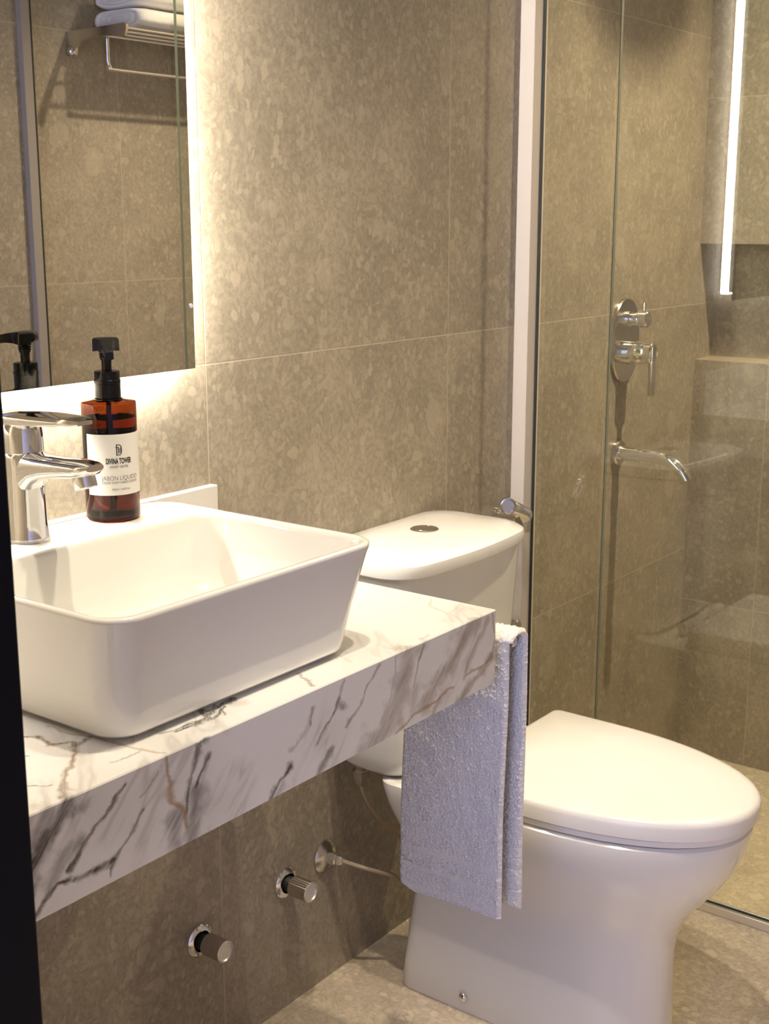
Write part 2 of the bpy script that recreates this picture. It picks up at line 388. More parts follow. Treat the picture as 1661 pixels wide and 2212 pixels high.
M_BACK = stone('stone_tile_back', (0, 2), (1.293, 0.4765), (0.6, 0.6))
M_RIGHT = stone('stone_tile_side', (1, 2), (-0.185, 0.345), (0.6, 0.6))
M_FRONT = stone('stone_tile_front', (0, 2), (2.457, 0.479), (0.6, 0.63))
M_LEFT = stone('stone_tile_left', (1, 2), (-0.3, 0.4765), (0.6, 0.6))
M_FLOOR = stone('stone_tile_floor', (0, 1), (1.574, -0.62), (0.6, 0.6), base=(0.64, 0.55, 0.43), rough=0.30)
M_PAINT = princ('ceiling_paint', (0.55, 0.54, 0.52), 0.8, bump=0.1)
M_MARBLE = [marble('veined_marble_front', CUTS[i], CUTS[i+1], 0.70, 0.8075) for i in range(6)] + [marble('veined_marble_top', CUTS[2*i], CUTS[2*i+2], 0.8065, 1.30) for i in range(3)]
M_CERAMIC = princ('white_ceramic', (0.84, 0.83, 0.81), 0.12, coat=0.6, noise_amt=0.01)
M_SEAT = princ('white_seat_plastic', (0.85, 0.83, 0.81), 0.2, noise_amt=0.01)
M_CHROME = princ('chrome', (0.86, 0.86, 0.87), 0.06, 1.0, noise_amt=0.02)
M_STEEL = princ('dark_brushed_chrome', (0.62, 0.59, 0.56), 0.20, 1.0, noise_amt=0.05)
M_CAP = princ('satin_chrome', (0.80, 0.77, 0.74), 0.42, 0.85, noise_amt=0.02)
M_BRAID = princ('braided_steel', (0.50, 0.42, 0.33), 0.34, 1.0, noise_amt=0.25, nscale=900, bump=0.6, bscale=1500)
M_ALU = princ('pale_aluminium', (0.76, 0.70, 0.67), 0.45, 0.1, noise_amt=0.02)
M_BLACK = princ('black_pump_plastic', (0.006, 0.006, 0.006), 0.22, noise_amt=0.1, spec=0.3)
M_FRAME = princ('near_black_door_paint', (0.0030, 0.0030, 0.0055), 0.6, noise_amt=0.1, spec=0.12)
M_RUBBER = princ('black_gasket', (0.02, 0.025, 0.022), 0.5)
M_LABEL = princ('white_paper_label', (0.86, 0.84, 0.80), 0.55, noise_amt=0.01)
M_INK = princ('black_label_ink', (0.02, 0.018, 0.016), 0.6)
M_GREYINK = princ('grey_label_ink', (0.12, 0.11, 0.10), 0.6)
M_MIRROR = princ('silvered_mirror', (0.78, 0.79, 0.765), 0.0, 1.0, noise_amt=0.004)
M_GREEN = princ('green_glass_edge', (0.20, 0.23, 0.20), 0.15)
M_BACKBOX = princ('mirror_backing', (0.75, 0.74, 0.72), 0.6)
M_SENSOR = princ('white_sensor_dot', (0.75, 0.82, 0.95), 0.3)
M_GLASS = sheet_glass(); M_AMBER = amber(); M_LIQUID = liquid(); M_LED = led(); M_LENS = lamp_mat()
M_TERRY = terry('white_terry', (0.90, 0.885, 0.87))
M_CLEAR = princ('clear_tube_plastic', (0.30, 0.12, 0.05), 0.2)

# ------------------------------------------------------------------ the room
XL, XR, YF = 0.49, 2.953, -1.535          # left wall face, shower end wall face, opposite wall face
XG = 2.15                                # shower screen plane
DROP = -0.058                            # shower floor
bm = NB()
box(bm, (-0.9, -1.75, -0.2), (XG+0.012, 0.15, 0.0)); box(bm, (XG+0.012, -1.75, -0.2), (3.2, 0.15, DROP))
struct('floor', bm, M_FLOOR)
bm = NB(); box(bm, (-0.9, -1.75, CEIL), (3.2, 0.15, CEIL+0.1)); struct('ceiling', bm, M_PAINT)
bm = NB(); box(bm, (0.39, 0.0, -0.2), (XR+0.095, 0.12, CEIL)); struct('wall_back', bm, M_BACK)
bm = NB(); box(bm, (-0.9, YF-0.12, -0.2), (3.2, YF, CEIL)); struct('wall_front', bm, M_FRONT)
NZ0, NZ1, ND, NY = 0.944, 1.217, 0.095, -0.92
bm = NB()                                # end wall with its recessed niche
box(bm, (XR, YF, -0.2), (3.2, 0.0, NZ0)); box(bm, (XR, YF, NZ1), (3.2, 0.0, CEIL))
box(bm, (XR+ND, NY, NZ0), (3.2, 0.0, NZ1)); box(bm, (XR, YF, NZ0), (3.2, NY, NZ1))
struct('wall_right', bm, M_RIGHT)
bm = NB(); box(bm, (0.39, -0.602, -0.2), (XL-0.004, 0.0, CEIL)); box(bm, (0.39, -1.54, 2.06), (XL-0.004, -0.602, CEIL)); struct('wall_left', bm, M_LEFT)
bm = NB()                                # black lining of the doorway
box(bm, (0.375, -0.622, 0.0), (XL, -0.602, 2.06), 0.002); box(bm, (0.375, -0.602, 0.0), (0.39, -0.53, 2.10), 0.002)
box(bm, (0.375, -1.54, 2.04), (XL, -0.602, 2.06), 0.002)
struct('door_1', bm, M_FRAME)

# ceiling downlights
dl = None
for i, (p, w) in enumerate(DOWNLIGHTS):
    lab = ['round recessed downlight in the ceiling above the wash basin', 'round recessed downlight in the ceiling before the vanity corner', 'round recessed downlight in the ceiling of the shower'][i]
    if dl is None:
        dl = thing('ceiling_downlight', lab, 'ceiling light', (p[0], p[1], CEIL), 'recessed ceiling downlights', local=True)
        bm = NB(); lathe(bm, (0, 0, 0), (0, 0, -1), [(0.035, 0), (0.048, 0), (0.050, 0.003), (0.046, 0.006), (0.037, 0.006), (0.035, 0.003)], cap0=False, cap1=False)
        dl_ring = link('trim_ring', bm, M_CHROME, dl)
    else:
        r = dl.copy(); COL.objects.link(r); r.location = (p[0], p[1], CEIL); r['label'] = lab
        c = dl_ring.copy(); c.parent = r; COL.objects.link(c)

# ------------------------------------------------------------------ vanity top with upstand
VT, VB, VF, VR = 0.807, 0.712, -0.476, 1.301
van = thing('vanity_counter', 'thick white marble vanity slab with grey and rust veins under the basin', 'counter', (0.9, -0.24, VB))
bm = NB(); box(bm, (XL-0.002, VF, VB), (VR, 0.0, VT), 0.0012, 1)
for xc in CUTS[1:-1]: bmesh.ops.bisect_plane(bm, geom=bm.verts[:]+bm.edges[:]+bm.faces[:], plane_co=(xc, 0, 0), plane_no=(1, 0, 0))
bm.normal_update()
for f in bm.faces:
    xc = f.calc_center_median().x; i = max(k for k in range(6) if CUTS[k] <= xc)
    f.material_index = 6 + i//2 if f.normal.z > 0.8 else i
link('slab', bm, M_MARBLE, van, smooth=False)
bm = NB(); box(bm, (XL-0.002, -0.0135, VT), (1.2965, 0.0, VT+0.1), 0.001, 1); link('backsplash', bm, princ('plain_white_marble', (0.80, 0.78, 0.76), 0.25), van)

# ------------------------------------------------------------------ backlit mirror
MY = -0.045
mir = thing('wall_mirror', 'rectangular backlit mirror glowing at its edges above the basin', 'mirror', (0.89, 0.0, 1.0785))
MX0, MX1, MZ0, MZ1 = 0.54, 1.2290, 1.0800, 2.15
bm = NB(); box(bm, (MX0, MY, MZ0), (MX1, MY+0.005, MZ1), 0.0006, 1)
bm.faces.ensure_lookup_table()
for f in bm.faces: f.material_index = 0 if (f.normal.y < -0.9 or f.calc_center_median().y < MY+1e-4) else 1
mo = link('mirror_glass', bm, [M_MIRROR, M_GREEN], mir, smooth=False)
bm = NB(); box(bm, (MX0+0.018, MY+0.005, MZ0+0.018), (MX1-0.018, -0.001, MZ1-0.018)); link('backing_frame', bm, M_BACKBOX, mir, smooth=False)
bm = NB()
i_, o_ = 0.0175, 0.0135
box(bm, (MX1-i_, MY+0.021, MZ0+i_), (MX1-o_, MY+0.040, MZ1-i_)); box(bm, (MX0+o_, MY+0.021, MZ0+i_), (MX0+i_, MY+0.040, MZ1-i_))
box(bm, (MX0+i_, MY+0.021, MZ0+o_), (MX1-i_, MY+0.040, MZ0+i_)); box(bm, (MX0+i_, MY+0.021, MZ1-i_), (MX1-i_, MY+0.040, MZ1-o_))
link('led_strip', bm, M_LED, mir, smooth=False)
bm = NB(); lathe(bm, (1.2235, MY+0.0003, 1.1625), (0, -1, 0), [(0.0032, 0), (0.0032, 0.0012), (0.0026, 0.0018)]); link('touch_sensor', bm, M_SENSOR, mir)

# ------------------------------------------------------------------ vessel basin
RZ = 0.927
bm = NB()
L = []
def rl(x0, x1, y0, y1, r, z): L.append(rrect(x0, x1, y0, y1, r, z, 10, 8))
rl(0.745, 1.056, -0.412, -0.120, 0.03, VT)                 # foot ring, a shadow gap above the counter
rl(0.745, 1.056, -0.412, -0.120, 0.03, VT+0.005)
rl(0.7315, 1.0690, -0.4300, -0.110, 0.030, VT+0.0052)
rl(0.7290, 1.0720, -0.4330, -0.108, 0.032, VT+0.0085)
rl(0.7275, 1.0755, -0.4345, -0.106, 0.034, VT+0.017)
rl(0.7265, 1.0900, -0.4360, -0.101, 0.036, VT+0.055)
rl(0.7265, 1.1155, -0.4375, -0.092, 0.036, RZ-0.012)
rl(0.7250, 1.1180, -0.4390, -0.090, 0.036, RZ-0.005)
rl(0.7250, 1.1180, -0.4390, -0.090, 0.036, RZ-0.002)
rl(0.7270, 1.1160, -0.4370, -0.092, 0.035, RZ)
rl(0.7315, 1.1115, -0.4325, -0.176, 0.032, RZ)
rl(0.7340, 1.1090, -0.4300, -0.1795, 0.031, RZ-0.0015)
rl(0.7370, 1.1060, -0.4270, -0.1835, 0.032, RZ-0.007)
rl(0.7440, 1.0980, -0.4200, -0.1910, 0.040, RZ-0.06)
rl(0.7520, 1.0900, -0.4130, -0.1990, 0.05, VT+0.040)
rl(0.7640, 1.0790, -0.4010, -0.2110, 0.05, VT+0.026)
rl(0.7900, 1.0530, -0.3780, -0.2340, 0.05, VT+0.020)
rl(0.8700, 0.9700, -0.3250, -0.2850, 0.01, VT+0.017)
loft(bm, L)
bas = tag(link('wash_basin', bm, M_CERAMIC, smooth='all'), 'white rectangular ceramic vessel basin standing on the marble slab', 'wash basin')
bm = NB(); lathe(bm, (0.920, -0.305, VT+0.0168), (0, 0, 1), [(0.022, 0), (0.022, 0.003), (0.018, 0.0045), (0.002, 0.005)]); link('drain_cover', bm, M_CHROME, bas)

# ------------------------------------------------------------------ basin faucet
FX, FY = 0.879, -0.128
fau = thing('basin_faucet', 'chrome single lever basin mixer with flat handle on the basin deck', 'faucet', (FX, FY, RZ))
bm = NB(); lathe(bm, (FX, FY, RZ), (0, 0, 1), [(0.0235, 0), (0.0240, 0.002), (0.0235, 0.005), (0.0218, 0.02), (0.0212, 0.05), (0.0218, 0.075), (0.0228, 0.094), (0.0222, 0.098), (0.0205, 0.100), (0.0205, 0.102)], 48)
def xsec(y, zc, hw, hh, n=28, e=2.6):
    return [Vector((FX + hw*math.copysign(abs(math.cos(a))**(2/e), math.cos(a)), y, zc + hh*math.copysign(abs(math.sin(a))**(2/e), math.sin(a)))) for a in (2*PI*i/n for i in range(n))]
sp = [(FY+0.004, RZ+0.074, 0.0190, 0.030), (FY-0.014, RZ+0.078, 0.0190, 0.0245), (FY-0.026, RZ+0.0835, 0.0185, 0.0175), (FY-0.045, RZ+0.0870, 0.0180, 0.0130),
      (FY-0.075, RZ+0.0895, 0.0178, 0.0110), (FY-0.098, RZ+0.0910, 0.0175, 0.0098), (FY-0.111, RZ+0.0925, 0.0165, 0.0070), (FY-0.117, RZ+0.0940, 0.012, 0.0035)]
loft(bm, [xsec(*s) for s in sp]); link('body', bm, M_CHROME, fau)
bm = NB(); lathe(bm, (FX, FY-0.097, RZ+0.0860), (0, -0.30, -1), [(0.0125, 0), (0.0125, 0.015), (0.0115, 0.0165), (0.009, 0.0155), (0.008, 0.012)], 32); link('aerator', bm, M_CHROME, fau)
bm = NB(); lathe(bm, (FX, FY, RZ+0.101), (0, 0, 1), [(0.0225, 0), (0.0225, 0.018), (0.0215, 0.026), (0.0185, 0.031), (0.012, 0.033)], 48)
link('handle_cap', bm, M_CHROME, fau)
bm = NB()
def slab(y, zc, hw, hh, yo=0): return [Vector((FX + hw*c, y, zc + hh*s)) for c, s in ((1, -.4), (1, .4), (.92, 1), (.5, 1.1), (-.5, 1.1), (-.92, 1), (-1, .4), (-1, -.4), (-.92, -1), (-.5, -1), (.5, -1), (.92, -1))]
loft(bm, [slab(FY+0.027, RZ+0.137, 0.010, 0.003), slab(FY+0.022, RZ+0.137, 0.019, 0.005), slab(FY, RZ+0.1375, 0.0225, 0.0058), slab(FY-0.04, RZ+0.1385, 0.0215, 0.0052),
          slab(FY-0.075, RZ+0.1395, 0.0190, 0.0045), slab(FY-0.096, RZ+0.1400, 0.0165, 0.0040), slab(FY-0.105, RZ+0.1402, 0.010, 0.0022)])
link('lever', bm, M_CHROME, fau)

# ------------------------------------------------------------------ amber soap bottle
BX, BY, BR = 1.011, -0.119, 0.0318
bot = thing('soap_dispenser', 'amber pump bottle of liquid soap with a white printed label', 'soap bottle', (BX, BY, RZ))
bm = NB(); O = (BX, BY, RZ)
lathe(bm, O, (0, 0, 1), [(0.010, 0.004), (0.024, 0.0032), (0.027, 0.0006), (0.0295, 0.0008), (BR, 0.004), (BR, 0.1375), (0.0315, 0.1388), (0.0305, 0.1396), (0.0240, 0.1404), (0.0190, 0.1412), (0.0165, 0.1420), (0.0125, 0.1425)], 72, cap0=True, cap1=False)
link('bottle', bm, M_AMBER, bot)
bm = NB(); lathe(bm, O, (0, 0, 1), [(0.023, 0.006), (0.0275, 0.0045), (0.0302, 0.007), (0.0302, 0.1210), (0.0200, 0.1210)], 72); link('liquid_soap', bm, M_LIQUID, bot)
bm = NB(); tube(bm, [(BX, BY, RZ+0.012), (BX, BY, RZ+0.142)], 0.003); link('dip_tube', bm, M_CLEAR, bot)
TH0 = math.radians(-114)
def patch(bm, r, t0, t1, z0, z1, n=48):
    a = []
    for i in range(n+1):
        t = t0 + (t1-t0)*i/n
        a.append([Vector((BX + rr*math.cos(t), BY + rr*math.sin(t), z)) for rr, z in ((r, z0), (r, z1), (r-0.0002, z1), (r-0.0002, z0))])
    loft(bm, a)
bm = NB(); patch(bm, BR+0.0004, TH0-math.radians(72), TH0+math.radians(72), RZ+0.033, RZ+0.1045); lab = link('label', bm, M_LABEL, bot)
bm = NB(); patch(bm, BR+0.0004, TH0+math.radians(118), TH0+math.radians(242), RZ+0.033, RZ+0.1045); link('back_label', bm, M_LABEL, bot)
def lettering(s, name, width, height, zc, m, bold=0.0, xoff=0.0):
    cu = bpy.data.curves.new(name, 'FONT'); cu.body = s; cu.size = 1.0; cu.offset = bold; cu.resolution_u = 6
    t = bpy.data.objects.new(name, cu); COL.objects.link(t)
    dg = bpy.context.evaluated_depsgraph_get(); ev = t.evaluated_get(dg); me = ev.to_mesh()
    b = NB(); b.from_mesh(me); ev.to_mesh_clear()
    bpy.data.objects.remove(t); bpy.data.curves.remove(cu)
    bmesh.ops.triangulate(b, faces=b.faces[:])
    xs = [v.co.x for v in b.verts]; ys = [v.co.y for v in b.verts]
    cap = 0.69
    x0, x1 = min(xs), max(xs)
    sx = width/(x1-x0); sy = height/cap
    for v in b.verts:
        x = (v.co.x-(x0+x1)/2)*sx + xoff; z = zc - height/2 + v.co.y*sy
        a = TH0 + x/BR; r = BR+0.00062
        v.co = Vector((BX + r*math.cos(a), BY + r*math.sin(a), z))
    return link(name, b, m, lab, smooth=False, recalc=False)
lettering('DIVINA TOWER', 'lettering', 0.0305, 0.0062, RZ+0.0735, M_INK, bold=0.035)
lettering('APART HOTEL', 'lettering', 0.0225, 0.0025, RZ+0.0668, M_GREYINK, bold=0.01)
lettering('JABÓN LÍQUIDO', 'lettering', 0.0450, 0.0050, RZ+0.0535, M_GREYINK, bold=-0.012, xoff=0.0015)
lettering('LIQUID SOAP/ SABÃO LÍQUIDO', 'lettering', 0.0440, 0.0027, RZ+0.0482, M_GREYINK, bold=-0.005, xoff=0.0015)
lettering('500ml / 16,9 fl oz', 'lettering', 0.0215, 0.0022, RZ+0.0402, M_GREYINK, bold=0.005, xoff=0.001)
# the emblem: a tall D with bars inside
def ribbon(b, pts, w):
    for (xa, za), (xb, zb) in zip(pts[:-1], pts[1:]):
        d = Vector((xb-xa, zb-za)); d.normalize(); n = Vector((-d.y, d.x))*w/2; d *= w*0.3
        q = [(xa-d.x+n.x, za-d.y+n.y), (xb+d.x+n.x, zb+d.y+n.y), (xb+d.x-n.x, zb+d.y-n.y), (xa-d.x-n.x, za-d.y-n.y)]
        vs = []
        for x, z in q:
            a = TH0 + x/BR; r = BR+0.00064
            vs.append(b.verts.new((BX + r*math.cos(a), BY + r*math.sin(a), RZ+0.0865+z)))
        b.faces.new(vs)
bm = NB(); u = 0.001
ribbon(bm, [(-2.6*u, -6.2*u), (-2.6*u, 6.2*u)], 1.1*u)
ribbon(bm, [(-2.6*u, 5.9*u), (0.6*u, 5.9*u), (2.4*u, 4.6*u), (3.0*u, 2.4*u), (3.0*u, -2.6*u), (2.3*u, -4.8*u), (0.6*u, -6.0*u), (-2.9*u, -6.0*u)], 0.8*u)
ribbon(bm, [(-3.9*u, 2.9*u), (-0.4*u, 2.9*u)], 0.7*u)
ribbon(bm, [(-0.6*u, 3.0*u), (-0.6*u, -3.8*u)], 1.0*u); ribbon(bm, [(0.9*u, 1.6*u), (0.9*u, -3.8*u)], 0.8*u); ribbon(bm, [(2.2*u, 3.4*u), (2.2*u, -3.6*u)], 0.7*u)
link('emblem', bm, M_INK, lab, smooth=False, recalc=False)
bm = NB()
lathe(bm, O, (0, 0, 1), [(0.0165, 0.1400), (0.0170, 0.1415), (0.0165, 0.1430), (0.0140, 0.1435), (0.0150, 0.1440), (0.0150, 0.160), (0.0154, 0.1605), (0.0154, 0.1645), (0.0147, 0.165), (0.0147, 0.1735), (0.0138, 0.175), (0.006, 0.1755)], 48); link('pump_collar', bm, M_BLACK, bot)
bm = NB()
lathe(bm, O, (0, 0, 1), [(0.0058, 0.175), (0.0058, 0.187), (0.0070, 0.1872), (0.0070, 0.1895), (0.0078, 0.190), (0.0078, 0.1915), (0.0070, 0.192), (0.0080, 0.1930), (0.0080, 0.1945), (0.0072, 0.195), (0.0085, 0.1965), (0.0085, 0.199)], 32); link('pump_stem', bm, M_BLACK, bot)
bm = NB()
ND_ = Vector((-0.60, -0.80, 0)).normalized(); NS = Vector((-ND_.y, ND_.x, 0))
def hsec(t, hw, zt, zb, droop=0.0):
    c = Vector((BX, BY, RZ)) + ND_*t
    pr = [(-1, zb-droop), (-0.98, zt-0.002), (-0.85, zt), (-0.3, zt+0.0004), (0.3, zt+0.0004), (0.85, zt), (0.98, zt-0.002), (1, zb-droop), (0.85, zb-droop), (0.55, zb), (-0.55, zb), (-0.85, zb-droop)]
    return [c + NS*hw*a + Vector((0, 0, z)) for a, z in pr]
loft(bm, [hsec(-0.0155, 0.009, 0.2095, 0.2035), hsec(-0.0135, 0.0125, 0.2120, 0.2010), hsec(-0.006, 0.0150, 0.2130, 0.1990, .001), hsec(0.002, 0.0155, 0.2130, 0.1985, .001), hsec(0.007, 0.0145, 0.2125, 0.1985, 0),
          hsec(0.011, 0.0100, 0.2118, 0.1990), hsec(0.020, 0.0072, 0.2105, 0.1995), hsec(0.034, 0.0058, 0.2075, 0.1985), hsec(0.044, 0.0052, 0.2035, 0.1950), hsec(0.048, 0.0048, 0.2005, 0.1925)])
link('pump_head', bm, M_BLACK, bot)

# ------------------------------------------------------------------ toilet
TX = 1.70
toi = thing('toilet', 'white close coupled ceramic toilet with closed lid beside the vanity', 'toilet', (TX, -0.33, 0))
def dshape(z, hw, yf, yb, fl, e=2.3, rb=0.03, cx=TX, nf=28, ns=8, nb=6):
    """plan outline: straight back with rounded corners, straight sides, elliptic front of length fl"""
    out_ = []
    yc = yf + fl
    for i in range(nf+1):                       # front from left side round to right side
        a = PI + PI*i/nf
        c, s = math.cos(a), math.sin(a)
        out_.append((cx + hw*math.copysign(abs(c)**(2/e), c), yc + fl*math.copysign(abs(s)**(2/e), s)))
    for i in range(1, ns): out_.append((cx+hw, yc + (yb-rb-yc)*i/ns))
    for i in range(nb+1):
        a = PI/2*i/nb; out_.append((cx+hw-rb+rb*math.cos(a), yb-rb+rb*math.sin(a)))
    for i in range(1, 5): out_.append((cx+(hw-rb)*(1-2*i/5), yb))
    for i in range(nb+1):
        a = PI/2 + PI/2*i/nb; out_.append((cx-hw+rb+rb*math.cos(a), yb-rb+rb*math.sin(a)))
    for i in range(1, ns): out_.append((cx-hw, yb-rb + (yc-yb+rb)*i/ns))
    return [Vector((x, y, z)) for x, y in out_]
bm = NB()
B = [(0.0, .1000, -.558, -.106, .19, 2.2), (0.003, .1015, -.560, -.105, .19, 2.2), (0.05, .0990, -.558, -.109, .19, 2.2), (0.11, .0965, -.556, -.116, .19, 2.2), (0.17, .0965, -.556, -.126, .19, 2.2), (0.20, .0985, -.560, -.133, .20, 2.2),
     (0.225, .1040, -.570, -.137, .21, 2.2), (0.25, .113, -.585, -.138, .225, 2.2), (0.275, .124, -.604, -.137, .24, 2.2), (0.305, .140, -.627, -.133, .255, 2.15), (0.335, .1545, -.645, -.127, .27, 2.15), (0.365, .165, -.657, -.120, .28, 2.15), (0.392, .1695, -.663, -.114, .285, 2.15), (0.400, .169, -.663, -.113, .285, 2.15),
     (0.404, .164, -.658, -.117, .28, 2.15)]
loft(bm, [dshape(z, hw, yf, yb, fl, e, 0.03) for z, hw, yf, yb, fl, e in B]); link('bowl', bm, M_CERAMIC, toi)
bm = NB()
loft(bm, [dshape(z, hw, yf, -.238, .30, 2.15, 0.012) for z, hw, yf in ((0.4055, .165, -.658), (0.407, .168, -.664), (0.4155, .168, -.664), (0.417, .165, -.660))])
link('seat', bm, M_SEAT, toi)
bm = NB()
loft(bm, [dshape(z, hw, yf, yb, .305 if z < 0.45 else 0.22, 2.15, rb) for z, hw, yf, yb, rb in ((0.4175, .169, -.667, -.248, .012), (0.419, .172, -.672, -.246, .012), (0.438, .1725, -.673, -.245, .012), (0.444, .171, -.671, -.2465, .012), (0.4475, .167, -.666, -.251, .012), (0.4495, .159, -.656, -.258, .012), (0.4505, .10, -.58, -.30, .012))])
link('lid', bm, M_SEAT, toi)
for s in (-1, 1):
    bm = NB(); lathe(bm, (TX+s*0.075-0.025, -0.205, 0.421), (1, 0, 0), [(0.012, 0), (0.012, 0.05)], 20); link('hinge', bm, M_SEAT, toi)
def tank(z, hw, yf, yb, r, bow, TX=1.688):
    L = rrect(TX-hw, TX+hw, yf, yb, r, z, 8, 8)
    for p in L:
        if p.y < (yf+yb)/2: p.y -= bow*max(0, 1-((p.x-TX)/hw)**2)
    return L
bm = NB()
loft(bm, [tank(*t) for t in ((0.4055, .140, -.146, -.045, .03, .008), (0.408, .147, -.153, -.038, .032, .009), (0.416, .1525, -.160, -.024, .033, .010), (0.44, .1565, -.166, -.016, .034, .011), (0.50, .161, -.171, -.014, .033, .012), (0.62, .167, -.178, -.013, .032, .014), (0.747, .172, -.184, -.012, .03, .016))])
link('tank', bm, M_CERAMIC, toi)
bm = NB()
loft(bm, [tank(*t, TX=1.669) for t in ((0.7475, .172, -.184, -.012, .045, .018), (0.7485, .182, -.196, -.006, .05, .019), (0.752, .1870, -.201, -.005, .052, .020), (0.763, .1885, -.203, -.004, .053, .020), (0.770, .1870, -.201, -.005, .052, .020), (0.7745, .181, -.194, -.009, .05, .020), (0.7775, .167, -.180, -.018, .045, .018), (0.7805, .12, -.145, -.045, .03, .012), (0.782, .06, -.115, -.07, .015, .004))])
link('tank_lid', bm, M_CERAMIC, toi)
bm = NB(); lathe(bm, (1.680, -0.102, 0.7795), (0, 0, 1), [(0.0235, -0.003), (0.0235, 0.0025), (0.0215, 0.004), (0.0195, 0.004), (0.0190, 0.0030), (0.0180, 0.0030), (0.0175, 0.0042), (0.004, 0.0046)], 40); link('flush_button', bm, M_STEEL, toi)
bm = NB(); lathe(bm, (TX-0.1005, -0.243, 0.027), (-1, 0, 0.05), [(0.0085, -0.004), (0.0085, 0.001), (0.0075, 0.004), (0.004, 0.0065), (0.001, 0.007)], 24); link('bolt_cap', bm, M_CHROME, toi)
bm = NB(); lathe(bm, (1.560, -0.062, 0.382), (0, 0, 1), [(0.006, -0.016), (0.011, -0.014), (0.011, 0.0), (0.015, 0.001), (0.015, 0.012), (0.010, 0.013), (0.010, 0.045)], 6); link('tank_inlet', bm, M_CHROME, toi)

# toilet water supply: wall rosette, nut and braided hose
sv = thing('water_supply_hose', 'chrome wall rosette with a braided hose running behind the toilet', 'hose', (1.540, 0, 0.229))
bm = NB(); lathe(bm, (1.540, 0, 0.229), (0, -1, 0), [(0.0285, 0), (0.0285, 0.002), (0.026, 0.005), (0.018, 0.0095), (0.011, 0.012)], 40); link('escutcheon', bm, M_STEEL, sv)
bm = NB(); lathe(bm, (1.540, -0.008, 0.229), (0.35, -1, -0.15), [(0.0105, 0), (0.0105, 0.012), (0.0085, 0.014), (0.0085, 0.022), (0.006, 0.026)], 6); link('nut', bm, M_CHROME, sv)
bm = NB(); tube(bm, catmull([(1.547, -0.028, 0.226), (1.570, -0.062, 0.213), (1.605, -0.092, 0.195), (1.645, -0.085, 0.165), (1.690, -0.062, 0.160), (1.700, -0.050, 0.20), (1.665, -0.055, 0.240), (1.617, -0.060, 0.280), (1.580, -0.062, 0.325), (1.565, -0.062, 0.352), (1.560, -0.062, 0.370)], 10), 0.0042, 12); link('hose', bm, M_BRAID, sv)

# two stop valves under the basin, one built and one copied
def stop_valve():
    t = thing('stop_valve', 'chrome stop valve nearer the camera, low on the wall under the vanity', 'valve', (1.243, 0, 0.2145), 'stop valves under the basin', local=True)
    b = NB(); lathe(b, (0, 0, 0), (0, -1, 0), [(0.0255, 0), (0.0255, 0.0015), (0.023, 0.0045), (0.0165, 0.006), (0.0165, 0.0015)], 40, cap1=False); link('escutcheon', b, M_CHROME, t)
    b = NB(); lathe(b, (0, 0, 0), (0, -1, 0), [(0.0125, 0.0), (0.0125, 0.014), (0.011, 0.016), (0.011, 0.024)], 32); link('stem', b, M_RUBBER, t)
    b = NB(); lathe(b, (0, -0.017, 0), (0, -1, 0), [(0.0155, 0), (0.0168, 0.001), (0.0168, 0.035), (0.0165, 0.0365)], 128, cap1=False, flute=(-0.035, 32))
    k = link('knob', b, M_STEEL, t)
    b = NB(); lathe(b, (0, -0.0535, 0), (0, -1, 0), [(0.0165, -0.002), (0.0165, 0), (0.0150, 0.001), (0.0142, -0.0012), (0.012, -0.003), (0.001, -0.0045)], 40); link('end_cap', b, M_CAP, k, loc=(0, 0, 0))
    return t
v1 = stop_valve()
v2 = v1.copy(); COL.objects.link(v2); v2.location = (1.440, 0, 0.2235)
v2['label'] = 'chrome stop valve on the wall beside the toilet hose rosette'
for c in list(v1.children):
    d = c.copy(); COL.objects.link(d); d.parent = v2
    for g in c.children:
        e = g.copy(); COL.objects.link(e); e.parent = d

